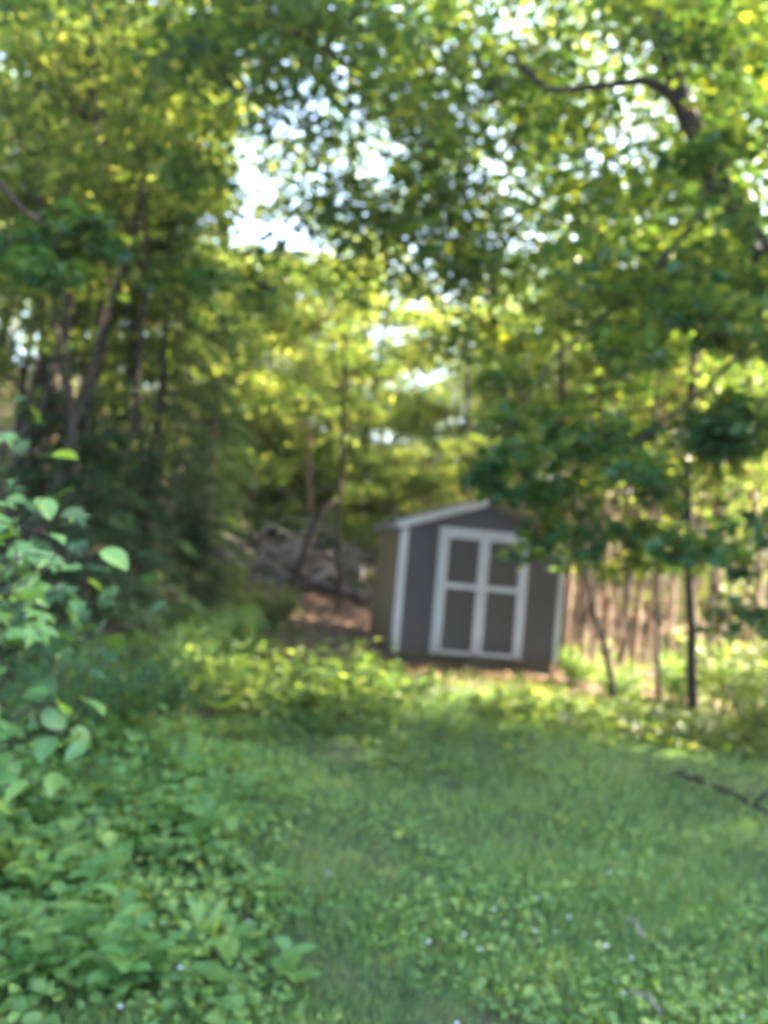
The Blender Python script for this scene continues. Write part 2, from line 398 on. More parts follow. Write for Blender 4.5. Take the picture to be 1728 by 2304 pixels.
    b = MB(); b.tube([(mid+.045,-.036,.93),(mid+.045,-.075,.94),(mid+.045,-.075,1.02),(mid+.045,-.036,1.03)],[.008]*4,6)
    b.box((mid-.05,-.046,.945),(mid+.03,-.036,.985)); h = b.build('handle', M['metal'], door)
    return s, c
shed, shed_c = make_shed()
shed.rotation_euler.y = R(.9)                 # the right side has settled a little
shed_M = Matrix.Translation(shed_c) @ Matrix.Rotation(R(8.5), 4, 'Z')
# blocks that carry the skids
def block_mb(h):
    b = MB(); z1 = 0.0; z0 = -h
    b.box((-.20,-.10,z0),(-.165,.10,z1)); b.box((.165,-.10,z0),(.20,.10,z1)); b.box((-.018,-.10,z0),(.018,.10,z1))
    b.box((-.164,-.10,z0+.001),(-.019,-.068,z1-.001)); b.box((.019,-.10,z0+.001),(.164,-.068,z1-.001))
    b.box((-.164,.068,z0+.001),(-.019,.10,z1-.001)); b.box((.019,.068,z0+.001),(.164,.10,z1-.001))
    return b
for (lx, ly, lab) in ((.25, .15, 'concrete block under the front left corner of the shed'), (1.28, .15, 'dark concrete block under the middle of the shed front'),
                      (2.25, .15, 'concrete block under the front right corner of the shed')):
    p_ = shed_M @ Vector((lx, ly, -.102)); g = H(p_.x, p_.y)
    hh = max(p_.z - g + .03, .05)
    o = block_mb(hh).build('concrete_block', M['block']); o.location = p_; o.rotation_euler.z = R(8.5)
    tag(o, lab, 'concrete block', 'blocks under the shed')

# ------------------------------------------------------------------ tree prototypes
def wob(p0, p1, n, amp, seed, sag=0.0):
    pts = []; p0 = Vector(p0); p1 = Vector(p1)
    for k in range(n+1):
        t = k/n; p = p0.lerp(p1, t)
        w_ = math.sin(math.pi*min(t*1.0, 1))*amp if n > 1 else 0
        p += Vector((noise.noise(Vector((seed, t*2.3, 0))), noise.noise(Vector((seed, 9, t*2.3))), 0.4*noise.noise(Vector((t*2.3, 5, seed)))))*w_*2
        p.z -= sag*math.sin(math.pi*t)
        pts.append(p)
    return pts
def broad_tree(seed, height, rad, cb, cr, nl, size, mat='leaf', bark='bark', lean=(0,0), limbs=16, padr=.75, tmean=.5, tpl=T_DIAM, sides=8):
    """returns (trunk mesh, crown mesh): cb crown base height, cr crown radius"""
    r = random.Random(seed)
    tk = MB(); ls = LS()
    top = Vector((lean[0]*height, lean[1]*height, height))
    main = wob((0,0,-.25), top, 12, .35, seed*1.7)
    rr = [rad*(1.25 if k == 0 else 1)*(1-(k/12))**.75 + .012 for k in range(13)]
    tk.tube(main, rr, sides, rough=.25)
    ends = []
    for j in range(limbs):
        t = (cb/height) + (1-cb/height)*((j+.5)/limbs)**.9*.97
        kk = t*12; k0 = min(int(kk), 11); a = main[k0].lerp(main[k0+1], kk-k0)
        ang = j*2.4 + r.uniform(-.5, .5)
        prof = math.sin(math.pi*min(1, .18+.82*((t*height-cb)/(height-cb))))**.7
        L = cr*prof*r.uniform(.6, 1.12) + .25
        el = r.uniform(.1, .65)
        b = a + Vector((math.cos(ang)*L, math.sin(ang)*L, L*el))
        lp = wob(a, b, 4, .22*L*.5, seed+j, -.05*L)
        r0 = max(rr[k0]*.45, .012)
        tk.tube(lp, [r0*(1-i_/4.5) + .004 for i_ in range(5)], 5)
        ends.append((b, 1.0))
        for q in range(3):
            s0 = lp[1+q].lerp(lp[min(2+q,4)], r.random())
            d2 = Vector((math.cos(ang+r.choice((-1,1))*r.uniform(.5,1.2)), math.sin(ang+r.choice((-1,1))*r.uniform(.5,1.2)), r.uniform(-.1,.5)))
            e2 = s0 + d2*L*r.uniform(.25,.5)
            tk.tube([s0, s0.lerp(e2,.5)+Vector((0,0,.04)), e2], [r0*.4, r0*.28, .004], 4)
            ends.append((e2, .8))
    ends.append((main[-1], .8))
    tot = sum(w_ for _, w_ in ends)
    for e, w_ in ends:
        tm = min(max(tmean + r.gauss(0, .10), .05), .95)
        pad_leaves(ls, e, padr*w_*r.uniform(.75,1.25), max(int(nl*w_/tot), 5), size, tpl, .42, .35, tm, .32)
    return tk.mesh('trunk', M[bark], True), ls.mesh('crown', M[mat])
def hemlock(seed, height, rad, spread, nl, cb=.6):
    r = random.Random(seed); tk = MB(); ls = LS()
    main = wob((0,0,-.25), (0.1,0,height), 10, .12, seed)
    tk.tube(main, [rad*(1-k/10.3)+.01 for k in range(11)], 8, rough=.2)
    nb = int(height*10)
    pts = []; dirs = []
    for j in range(nb):
        z = cb + (height-cb-.1)*(j+.5)/nb
        L = spread*(1-(z/height))**.75*r.uniform(.7,1.1) + .15
        ang = j*2.39 + r.uniform(-.3,.3); dx, dy = math.cos(ang), math.sin(ang)
        a = Vector((0.1*z/height, 0, z)); 
        path = [a + Vector((dx*L*t, dy*L*t, .12*L*math.sin(t*2.2) - .42*L*t*t)) for t in (0,.25,.5,.75,1)]
        tk.tube(path, [.016,.012,.009,.006,.003], 4)
        for q in range(10):
            t = .12 + .88*q/9; kk = t*4; k0 = min(int(kk),3); c = path[k0].lerp(path[k0+1], kk-k0)
            for sg in (-1, 1):
                Ls = L*.42*(1.05-t)+.08
                d = Vector((dx*.7 - sg*dy, dy*.7 + sg*dx, -.28)).normalized()
                pts.append((c, d, Ls))
    m_ = max(int(nl/len(pts)), 3)
    C = []; Dd = []
    for c, d, Ls in pts:
        t = rng.random(m_)[:, None]
        C.append(np.array(c) + np.array(d)*t*Ls + rng.normal(0, .018, (m_,3)) - np.array([0,0,.05])*t*t)
        Dd.append(np.array(d) + rng.normal(0,.55,(m_,3))*np.array([1,1,.35]))
    C = np.concatenate(C); Dd = np.concatenate(Dd)
    ls.add(C, Dd, np.stack([rng.normal(0,.3,len(C)), rng.normal(0,.3,len(C)), np.ones(len(C))],1), .075*rng.uniform(.6,1.3,len(C)), T_NEED, np.clip(rng.normal(.45,.25,len(C)),0,1), 1.3)
    return tk.mesh('trunk', M['bark'], True), ls.mesh('crown', M['needle'])
def shrub(seed, h, rad, nl, size, mat, tpl=T_DIAM, tmean=.5, stems=7):
    r = random.Random(seed); tk = MB(); ls = LS()
    for j in range(stems):
        a = j*2.4 + r.random(); L = rad*r.uniform(.4,1); z = h*r.uniform(.55,1)
        e = Vector((math.cos(a)*L, math.sin(a)*L, z))
        pth = wob((math.cos(a)*.04, math.sin(a)*.04, -.05), e, 4, .08*h, seed+j)
        tk.tube(pth, [.014*h+.003, .011*h+.003, .008*h+.002, .005*h+.002, .002], 5)
        for q in (2, 3, 4):
            pad_leaves(ls, pth[q], rad*.38, int(nl/stems/3), size, tpl, .6, .3, tmean, .25)
    return tk.mesh('stem', M['bark'], True), ls.mesh('foliage', M[mat])

def put(name, meshes, x, y, rz, sc, label, cat, group=None, tilt=(0,0), pn=('trunk','crown'), dz=0):
    t = empty(name, (x, y, H(x, y)+dz), rz, sc, tilt)
    tag(t, label, cat, group)
    for m_, nm in zip(meshes, pn): link(bpy.data.objects.new(nm, m_), t)
    return t
def gpx(px, d, py=1300):
    return ((px - 864)/2.25/FPX*d, d)

tallA = broad_tree(11, 13.5, .13, 3.0, 2.6, 6800, .165, limbs=20, padr=.85, tmean=.6)
tallB = broad_tree(12, 15.0, .15, 4.0, 3.0, 7000, .17, limbs=22, padr=.9, tmean=.5)
tallC = broad_tree(13, 12.0, .10, 2.2, 2.2, 6000, .155, limbs=20, padr=.75, tmean=.6, bark='bark_tan')
youngA = broad_tree(21, 6.2, .035, .8, 1.6, 4200, .14, limbs=16, padr=.6, tmean=.75, bark='bark_tan')
youngB = broad_tree(22, 5.2, .032, .6, 1.6, 4200, .14, limbs=16, padr=.6, tmean=.7, bark='bark_tan')
poleA = broad_tree(31, 9.5, .038, 2.6, 1.0, 2700, .13, limbs=14, padr=.45, tmean=.6)
poleB = broad_tree(32, 8.5, .036, 1.8, 1.2, 2700, .13, limbs=14, padr=.5, tmean=.7)
poleT = broad_tree(33, 10.0, .07, 4.5, 1.2, 2600, .13, limbs=12, padr=.5, tmean=.6, bark='bark_tan')
openA = broad_tree(34, 14.5, .045, 7.0, 3.2, 4600, .14, limbs=22, padr=1.1, tmean=.6)
poleC = broad_tree(35, 9.0, .030, 5.0, 1.2, 1500, .12, limbs=9, padr=.5, tmean=.65, sides=6)
poleD = broad_tree(36, 7.0, .022, 3.0, .9, 1300, .11, limbs=9, padr=.4, tmean=.6, bark='bark_tan', sides=6)
hemA = hemlock(41, 7.5, .09, 1.9, 36000, 1.1)
hemB = hemlock(42, 3.2, .04, 1.25, 20000, .35)
shrA = shrub(51, 1.1, .75, 1500, .09, 'leaf', tmean=.6)
shrB = shrub(52, .75, .6, 1300, .075, 'cover', T_OVAL, tmean=.6)
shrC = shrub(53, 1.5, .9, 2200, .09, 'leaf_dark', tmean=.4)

# --- slim poles and trees on the left, lit by the sun
for k, (px, d, sc) in enumerate([(150, 13, .95), (390, 15.5, 1.0), (75, 15.2, 1.0), (290, 17, 1.0)]):
    x, y = gpx(px, d); put('pole_tree', poleT, x, y, k*2.9, sc, ['pinkish tan trunk low among the poles at left, catching the sun', 'tan trunk whose top catches the sun beside the sky gap', 'tan trunk nearest the left edge behind the dark poles', 'tan trunk standing back on the slope behind the tall hemlock'][k], 'tree', None, (0, R(5)))
L1 = 'slim dark pole leaning right among the sunlit leaves at left'
for k, (px, d, pr, sc, tl) in enumerate([(95, 10.5, poleA, 1.0, 7), (150, 11.5, poleB, 1.1, 9), (215, 10.8, poleA, .95, 8), (60, 13, poleB, 1.25, 6),
                                         (270, 13.5, poleA, 1.05, 7), (20, 11, poleB, 1.15, 6), (180, 14.5, poleA, 1.2, 8), (-60, 12, poleA, 1.2, 6), (120, 12.6, poleA, 1.1, 10), (245, 12.0, poleB, 1.0, 9), (330, 15, poleA, 1.0, 6), (40, 10.0, poleA, 1.0, 8)]):
    x, y = gpx(px, d); put('sapling', pr, x, y, k*1.3, sc, L1, 'sapling', 'leaning saplings at left', (0, R(tl)))
for k, (px, d, pr, sc) in enumerate([(-40, 17, tallA, 1.0), (110, 19, tallC, 1.1), (260, 22, tallA, .85), 
                                     (-180, 16, tallB, .95), (330, 28, tallC, .8), (-90, 22, tallA, 1.1)]):
    x, y = gpx(px, d); put('broadleaf_tree', pr, x, y, k*2.1, sc, 'tall yellow green broadleaf tree on the rising slope at left', 'tree', 'tall trees on the slope at left', (0, R(2)))
for k, (px, d, sc, tl) in enumerate([(70, 8.6, .9, 8), (135, 9.2, .95, 9), (190, 8.8, 1.0, 7), (230, 9.6, .9, 10), (300, 10.0, .95, 8), (30, 9.4, 1.0, 6), (105, 10.2, 1.05, 8), (165, 9.9, .9, 6), (350, 11.4, 1.0, 7)]):
    x, y = gpx(px, d); put('sapling', poleC, x, y, k*1.1, sc, 'thin bare lower stem leaning right in front of the left trees', 'sapling', 'thin leaning stems at left', (0, R(tl)))
for k, (px, d) in enumerate([(1235, 13), (1300, 11.8), (1322, 12.6), (1350, 12), (1372, 11.4), (1405, 12.4), (1432, 11.6), (1455, 12.8), (1515, 12.2), (1535, 11.6), (1600, 12.6), (1615, 11.6), (1660, 12.4), (1700, 11.9), (1285, 12.8), (1345, 13.6), (1490, 13.4), (1580, 13.4)]):
    x, y = gpx(px, d); put('sapling', (poleD, poleC)[k % 3 == 2], x, y, k*1.7, .8+.05*(k % 4), 'thin crowded sapling stem in the thicket right of the shed', 'sapling', 'thin stems in the thicket right of the shed', (R((k*13 % 7)-3), R((k*29 % 13)-6)))
for k, (px, d, sc) in enumerate([(560, 20, 1.9), (640, 21.5, 2.0), (720, 20, 1.8), (790, 22, 2.0), (860, 20.5, 1.8), (930, 21, 1.9), (600, 24, 2.4), (700, 25, 2.4), (820, 25, 2.4), (500, 22, 2.2), (380, 21, 2.0), (250, 20, 2.0), (120, 21, 2.0), (990, 18.5, 1.5)]):
    x, y = gpx(px, d); put('bush', shrA, x, y, k*1.3, sc, 'leafy bush covering the rising bank behind the shed', 'bush', 'bushes covering the bank', pn=('stem','foliage'))
# --- low sunlit trees below the sky gaps
for k, (px, d, pr, sc) in enumerate([(400, 18, youngB, 1.1), (480, 20, youngA, 1.05), (560, 19, youngA, 1.0), (640, 21, youngB, 1.45), (700, 18, youngB, 1.3),
                                     (770, 21, youngA, 1.3), (830, 22, youngA, 1.15), (900, 23, youngA, .75), (960, 19, youngB, .85), (520, 25, youngA, 1.3),
                                     (620, 26, youngA, 1.25), (720, 27, youngA, 1.6), (440, 27, youngA, 1.3), (800, 27, youngA, 1.45), (1010, 22, youngA, 1.15), (880, 16, youngB, .6), (960, 15.6, youngB, .55), (1060, 16, youngA, .62), (590, 22, youngB, .8), (680, 24, youngB, .9), (340, 23, youngA, 1.2)]):
    x, y = gpx(px, d); put('young_tree', pr, x, y, k*1.9, sc, 'low young tree with bright yellow green leaves beneath the sky gap', 'tree', 'low sunlit trees below the sky gap')
for k, (px, d, pr, sc) in enumerate([(1090, 24, youngA, 1.45), (1180, 20, youngB, 1.3), (1320, 22, youngB, 1.5), (1470, 20, youngB, 1.25), 
                                     (1610, 20, youngA, 1.2), (1680, 24, youngB, 1.6), (1750, 19, youngA, 1.2), (1620, 30, youngA, 1.8)]):
    x, y = gpx(px, d); put('young_tree', pr, x, y, k*1.9, sc, 'bushy young tree filling the wood behind the trunks at right', 'tree', 'bushy young trees behind the trunks at right')
# --- trees behind and right of the shed
for k, (px, d, pr, sc) in enumerate([(1080, 19, tallC, .6), (1190, 23, tallA, .7), (1340, 20, tallC, .75), (1500, 21, tallA, .7), (1640, 26, tallA, .85),
                                     (1800, 19, tallC, .8), (1420, 30, tallB, .8), (1560, 33, tallA, .9), (1260, 31, tallB, .8)]):
    x, y = gpx(px, d); put('broadleaf_tree', pr, x, y, k*1.7, sc, 'tall broadleaf tree in the wood behind and right of the shed', 'tree', 'tall trees behind the shed')
for k, (px, d) in enumerate([(1290, 14.5), (1380, 15), (1445, 13), (1520, 15.5), (1640, 16.5), (1690, 13.5), (1250, 18)]):
    x, y = gpx(px, d); put('pole_tree', poleT, x, y, k*2.3, .8+.04*(k % 5), 'slender tan trunk standing in the sunlit wood right of the shed', 'tree', 'slender tan trunks right of the shed', (0, R((k*37 % 9)-5)))

def single(name, pts, rad, mat, label, cat, sides=9, rough=.3):
    b = MB(); pts = [Vector(p_) for p_ in pts]; base = pts[0].copy()
    b.tube([p_-base for p_ in pts], rad, sides, rough=rough)
    return b, base
def bare_tree(px0, py0, d, ctrl, r0, r1, label, leaves=(), mat='bark', name='tree', lm='leaf', size=.09):
    """trunk through photograph points ctrl [(px, py, d)], from the ground up, with a few leafy pads"""
    b0 = P(px0, py0, d); b0.z = H(b0.x, b0.y) - .15
    pts = [b0] + [P(*c) for c in ctrl]
    t = empty(name, (b0.x, b0.y, b0.z+.15)); tag(t, label, 'tree')
    n_ = len(pts)
    fine_ = []
    for k in range(n_-1):
        for q in range(4): fine_.append(pts[k].lerp(pts[k+1], q/4))
    fine_.append(pts[-1])
    off = Vector((b0.x, b0.y, b0.z+.15))
    fine_ = [p_ - off + Vector((noise.noise(p_*1.1)*.03, noise.noise(p_*1.1+Vector((5,0,0)))*.03, 0)) for p_ in fine_]
    m_ = len(fine_)
    b = MB(); b.tube(fine_, [r0+(r1-r0)*k/(m_-1) + (r0*.35 if k == 0 else 0) for k in range(m_)], 10, rough=.25)
    b.build('trunk', M[mat], t, True)
    if leaves:
        ls = LS()
        for (px, py, dd, rr, nn) in leaves:
            e = P(px, py, dd) - off
            k = min(range(m_), key=lambda i_: (fine_[i_]-e).length)
            mid_ = fine_[k].lerp(e, .5) + Vector((0,0,.08))
            br = MB(); br.tube([fine_[k], mid_, e], [max(r1*.5,.008), .008, .003], 5)
            pad_leaves(ls, e, rr, nn, size, T_DIAM, .5, .35, .5, .25)
            br.build('branch', M[mat], t, True)
        ls.build('crown', M[lm], t)
    return t
bare_tree(1562, 1640, 8.9, [(1556,1450,8.9),(1548,1250,9.0),(1548,1000,9.1),(1570,700,9.3),(1600,350,9.6)], .062, .035,
          'dark straight trunk standing nearest at right beside the sunlit ground', [(1500,700,9,.6,260),(1640,600,9.2,.7,300),(1580,350,9.5,.8,400),(1650,850,9,.5,200)])
bare_tree(1482, 1585, 9.6, [(1480,1420,9.6),(1474,1250,9.7),(1470,1000,9.8),(1480,650,10)], .034, .02,
          'thin upright trunk just left of the dark straight trunk', [(1450,750,9.8,.6,260),(1520,600,10,.6,260)])
bare_tree(1388, 1585, 9.8, [(1362,1460,9.9),(1335,1370,10),(1318,1270,10),(1300,1150,10.1),(1270,950,10.3),(1260,650,10.5)], .045, .025,
          'dark trunk curving left above its base just right of the shed', [(1230,750,10.3,.6,260),(1300,620,10.4,.6,260)])
bare_tree(760, 1372, 14.2, [(762,1290,14.2),(760,1170,14.3),(770,1000,14.4),(775,760,14.6)], .06, .03,
          'dark upright trunk left of the shed rising from bare brown soil', [(740,800,14.5,.6,260),(800,900,14.4,.5,200),(690,860,14.5,.6,240)])
bare_tree(645, 1355, 13.8, [(665,1290,13.9),(700,1210,14.0),(725,1150,14.1),(742,1135,14.2)], .07, .05,
          'dark broken trunk leaning right in front of the brush pile', name='leaning_snag')
bare_tree(410, 1300, 14, [(408,1180,14),(400,1000,14),(395,850,14.1),(390,500,14.3)], .06, .03,
          'dark thin trunk standing behind the low hemlock at left', [(420,620,14.2,.7,300),(330,560,14.2,.7,300),(420,780,14,.5,200)])
# hemlocks
for (px, d, pr, rz, sc, lab) in [(330, 11.0, hemA, 0, .82, 'tall dark hemlock with drooping sprays left of the clearing'),
                             (470, 14.5, hemA, 2.2, .70, 'dark hemlock with arching top nearer the shed'),
                             (300, 8.4, hemB, 1, .78, 'small dense hemlock low in the shade at left'),
                             (120, 9.5, hemB, 3, 1.0, 'small hemlock in deep shade at the far left edge'),
                             (215, 7.4, hemB, 2, .80, 'nearest small hemlock with feathery boughs behind the bright sapling'),
                             (440, 10.6, hemB, 5, .62, 'lowest young hemlock at the edge of the clearing')]:
    x, y = gpx(px, d); put('hemlock_tree', pr, x, y, rz, sc, lab, 'hemlock tree')

# --- hero tree at right: leaning trunk with forked limb, its crown fills the upper right
def hero_tree(name, label, trunk, rad, limbs, pads, mat, size, tpl, tmean=.45, bark='bark', leafparts=None, cat='tree'):
    off = Vector(trunk[0]); off.z = H(off.x, off.y)
    t = empty(name, off); tag(t, label, cat)
    def dens(pp, n_=4):
        o_ = []
        for k in range(len(pp)-1):
            for q in range(n_): o_.append(Vector(pp[k]).lerp(Vector(pp[k+1]), q/n_))
        return o_ + [Vector(pp[-1])]
    tr = [p_-off + Vector((noise.noise(p_*.9)*.08, noise.noise(p_*.9+Vector((3,0,0)))*.08, 0)) for p_ in dens(trunk)]
    m_ = len(tr); b = MB(); b.tube(tr, [rad[0]+(rad[1]-rad[0])*k/(m_-1) + (rad[0]*.3 if k == 0 else 0) for k in range(m_)], 12, rough=.25)
    b.build('trunk', M[bark], t, True)
    nodes = list(tr)
    for pp, r0, r1 in limbs:
        lp = [p_-off for p_ in dens(pp)]; lp[0] = min(tr, key=lambda v_: (v_-lp[0]).length)
        b = MB(); b.tube(lp, [r0+(r1-r0)*k/(len(lp)-1) for k in range(len(lp))], 8, rough=.2); b.build('limb', M[bark], t, True)
        nodes += lp
    ls = LS(); tw = MB()
    for c, r_, n_, tm in pads:
        e = c - off; k = min(nodes, key=lambda v_: (v_-e).length)
        d_ = (e-k).length
        tw.tube([k, k.lerp(e,.5)+Vector((0,0,.06*d_)), e], [.006+.006*d_, .005+.003*d_, .003], 4)
        nodes.append(k.lerp(e,.6))
        pad_leaves(ls, e, r_, n_, size, tpl, .42, .4, tm, .2)
    tw.build('twigs', M[bark], t, True)['kind'] = 'stuff'
    ls.build('crown', M[mat], t)
    return t
def rpads(boxes, seed):
    """pads at random inside frusta given as photograph windows (px0, px1, py0, py1, d0, d1, count, r, leaves, tmean)"""
    r = random.Random(seed); out_ = []
    for (a0, a1, b0, b1, d0, d1, n_, rr, nl, tm) in boxes:
        for _ in range(n_):
            out_.append((P(r.uniform(a0,a1), r.uniform(b0,b1), r.uniform(d0,d1)), rr*r.uniform(.7,1.3), nl, min(max(r.gauss(tm,.1),0),1)))
    return out_
tr = [Vector((5.3, 7.2, -.3)), P(1860,1000,7.1), P(1728,590,7.0), P(1600,400,7.0), P(1535,245,7.0), P(1490,110,7.1), P(1450,-60,7.3), P(1380,-500,7.8)]
hero_tree('leaning_maple', 'large dark leaning maple whose forked trunk crosses the upper right corner', tr, (.13, .045),
          [([P(1535,245,7.0), P(1495,200,6.95), P(1450,180,6.9), P(1360,192,6.9), P(1230,205,6.8), P(1150,120,6.8)], .05, .02),
           ([P(1600,400,7), P(1560,500,6.6), P(1450,640,6.3), P(1250,800,6.1), P(1120,1000,6.0)], .028, .006),
           ([P(1728,590,7), P(1700,760,6.4), P(1560,900,6.0), P(1400,1020,5.8)], .028, .007),
           ([P(1490,110,7.1), P(1600,-50,7.4), P(1750,-200,7.8)], .06, .02),
           ([P(1450,-60,7.3), P(1200,-120,7.8), P(950,-100,8.2)], .06, .02)],
          rpads([(1000,1728,0,420,6.5,12,36,.75,160,.5), (1520,1680,270,480,5.6,6.4,6,.35,60,.5), (1560,1728,-40,120,6,6.6,4,.4,60,.5), (960,1300,330,720,8,13,18,.8,120,.55), (1060,1340,40,400,7.5,12,17,.75,95,.5), (1560,1728,0,420,8,12,8,.7,90,.5), (1250,1760,400,760,6,11.5,28,.7,150,.5),
                 (1380,1800,620,1000,5.6,8.5,20,.42,85,.5), (1100,1500,740,1060,5.6,8.5,24,.34,60,.5), (1060,1240,1020,1120,5.8,6.4,5,.24,55,.4),
                 (1280,1640,940,1250,5.4,6.8,18,.28,55,.45), (1600,1800,900,1400,5.5,7,14,.30,65,.45), (1190,1330,1110,1260,5.8,6.6,7,.22,45,.5), (1240,1728,960,1290,7,8.6,16,.36,60,.55), (1660,1800,1280,1480,6.5,8,4,.25,50,.5),
                 (1000,1800,-600,0,6,11,40,.8,150,.5), (1740,2500,-500,500,5.5,9,24,.8,130,.4)], 3),  # pads above and right of view, added to shade the upper crown
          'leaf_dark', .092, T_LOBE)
# overhead branches from a tree standing left of the camera
tr2 = [Vector((-5.4, 4.6, -.3)), Vector((-5.2, 4.8, 3)), Vector((-4.6, 5.2, 6.2)), Vector((-3.8, 5.8, 9.5))]
hero_tree('overhanging_maple', 'dark overhanging maple boughs hanging down along the top of the view', tr2, (.16, .07),
          [([tr2[2], P(300,-150,6.2), P(560,0,6.6), P(800,160,7), P(960,330,7.4)], .06, .012),
           ([tr2[2], P(200,-250,6.6), P(520,-200,7.4), P(900,-120,8), P(1150,0,8.4)], .06, .012),
           ([tr2[1], P(-60,350,5.4), P(60,480,5.6), P(200,560,5.9)], .035, .01)],
          rpads([(440,1040,-40,170,6,9,20,.75,110,.4), (540,980,120,330,6.6,9,13,.65,90,.42), (680,1060,270,520,7,11,20,.65,75,.5),
                 (760,1120,450,640,8,12,16,.65,70,.5), (980,1140,600,820,8,12,8,.5,80,.6), (640,1080,290,640,9,14,24,.85,75,.6), (560,720,430,660,9,12,5,.5,60,.5), (330,460,240,420,7,10,6,.5,60,.5), (380,480,330,640,8,10,6,.4,50,.5), (0,240,470,640,5.2,6.4,7,.35,90,.3), (300,520,0,160,6,8,5,.5,70,.45),
                 (360,620,560,700,8,9.5,5,.35,50,.4), (-100,1100,-500,-40,6,10,30,.7,110,.4)], 4),
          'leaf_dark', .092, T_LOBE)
# trees out of view, added mostly to keep the sun off the lawn
for k, (x, y, pr, sc) in enumerate([(-8.5, 6.5, tallB, .8), (-9.5, 10.5, tallA, .75), (-6.8, 2.2, tallA, .8), (-13, 9, tallB, .9),
                                    (7.2, 3.2, youngB, 1.25), (8.6, 5.6, tallC, .8), (7.6, 7.4, youngA, 1.1), (10.5, 7.6, tallA, .8), (7, .4, tallC, .8), (12.5, 5, tallB, .85),
                                    (10, 2, tallB, .85), (14, 8, tallA, .95), (9.6, 4.0, youngA, 1.3), (11.8, 8.6, youngB, 1.2), (6.9, 7.7, tallC, .7), (8.5, 8.0, tallA, .62), (10, 8.3, tallC, .85), (6.4, 5.6, youngA, 1.0),  (-8, -9, tallA, .9)]):
    put('broadleaf_tree', pr, x, y, k*1.1, sc, 'unseen broadleaf tree shading the clearing from the side', 'tree', 'unseen trees around the clearing')
for k, (px, d) in enumerate([(1030, 17), (1160, 15.6), (830, 18.5), (1420, 15.5), (1740, 15.5)]):
    x, y = gpx(px, d); put('tall_thin_tree', openA, x, y, k*2.0, 1.0, 'tall thin tree whose sparse high crown speckles the sky above the shed', 'tree', 'thin high crowned trees above the shed')

# --- far wood, one mass
def far_wood():
    ls = LS(); tk = MB(); r = random.Random(9)
    for j in range(130):
        d = r.uniform(30, 60); ang = R(r.uniform(-42, 42)); x, y = math.sin(ang)*d, math.cos(ang)*d
        z0 = H(x, y); px = 864 + x/y*FPX*2.25
        hh = r.uniform(8, 14)
        if 330 < px < 1080: hh = r.uniform(3.5, 6.0) if 760 < px < 980 else r.uniform(4.5, 7.5)
        tk.tube([(x,y,z0-.3),(x+r.uniform(-.3,.3),y,z0+hh*.5),(x+r.uniform(-.6,.6),y,z0+hh)], [.08,.06,.02], 5)
        for q in range(9):
            c = (x + r.gauss(0,1.3), y + r.gauss(0,1.3), z0 + hh*r.uniform(.18,1))
            pad_leaves(ls, c, 1.3, 75, .24, T_DIAM, .6, .3, .6, .2)
    for j in range(46):
        d = r.uniform(36, 52); ang = R(r.uniform(6, 31)); x, y = math.sin(ang)*d, math.cos(ang)*d; z0 = H(x, y); hh = r.uniform(10, 15)
        tk.tube([(x,y,z0-.3),(x,y,z0+hh*.6)], [.09,.03], 5)
        for q in range(12): pad_leaves(ls, (x+r.gauss(0,1.6), y+r.gauss(0,1.3), z0+hh*r.uniform(.1,1)), 1.5, 70, .27, T_DIAM, .6, .3, .55, .25)
    for j in range(230):
        d = r.uniform(19, 42); ang = R(r.uniform(-38, 38)); x, y = math.sin(ang)*d, math.cos(ang)*d
        for q in range(3): pad_leaves(ls, (x+r.gauss(0,.6), y+r.gauss(0,.6), H(x,y)+r.uniform(.3,2.6)), .7, 45, .15, T_DIAM, .6, .3, .65, .2)
    o = ls.build('far_woodland', M['leaf']); tag(o, kind='stuff')
    o = tk.build('far_woodland_trunks', M['bark_tan'], o, True)
far_wood()

# ------------------------------------------------------------------ undergrowth
for k, (px, d, pr, sc, nm) in enumerate([
        (540, 9.8, shrB, .9, 1), (470, 8.6, shrC, .50, 2), (545, 9.2, shrC, .50, 2), (400, 7.4, shrC, .40, 2), (330, 5.6, shrC, .40, 2), (200, 5.0, shrC, .42, 2), (420, 6.2, shrC, .34, 2), (80, 5.8, shrC, .5, 2), (250, 6.6, shrC, .34, 2),
        (560, 11.5, shrA, .6, 0), (640, 12.4, shrA, .55, 0), (500, 12.4, shrA, .9, 0),
        (1640, 10.2, shrA, .9, 3), (1715, 9.2, shrA, .85, 3), (1560, 10.8, shrB, .8, 3), (1720, 7.8, shrA, .6, 3),
        (1420, 10.6, shrB, .6, 4), (1320, 11.2, shrB, .6, 4), (1275, 11.9, shrA, .38, 4),
        (380, 19, shrA, 1.3, 5), (560, 17.5, shrA, 1.0, 5), (480, 16, shrB, 1.2, 5), (820, 17, shrA, 1.3, 5), (880, 19, shrA, 1.3, 5), (720, 17.5, shrA, 1.3, 5), (960, 18, shrA, 1.3, 5),
        (640, 19, shrA, 1.2, 5), (240, 15, shrA, 1.2, 5), (60, 13, shrC, 1.1, 5)]):
    x, y = gpx(px, d)
    lab, grp = [('yellow green bush at the left edge of the clearing', 'bushes at the left edge of the clearing'),
                ('round leaved low bush at the left edge of the clearing', None),
                ('dark green bush in the shade left of the lawn', 'dark bushes left of the lawn'),
                ('sunlit yellow green bush at the right edge of the lawn', 'sunlit bushes at the right edge'),
                ('small bush among the trunks right of the shed', 'small bushes right of the shed'),
                ('leafy bush under the trees on the far slope', 'bushes on the far slope')][nm]
    put('bush', pr, x, y, k*2.0, sc, lab, 'bush', grp, pn=('stem','foliage'))

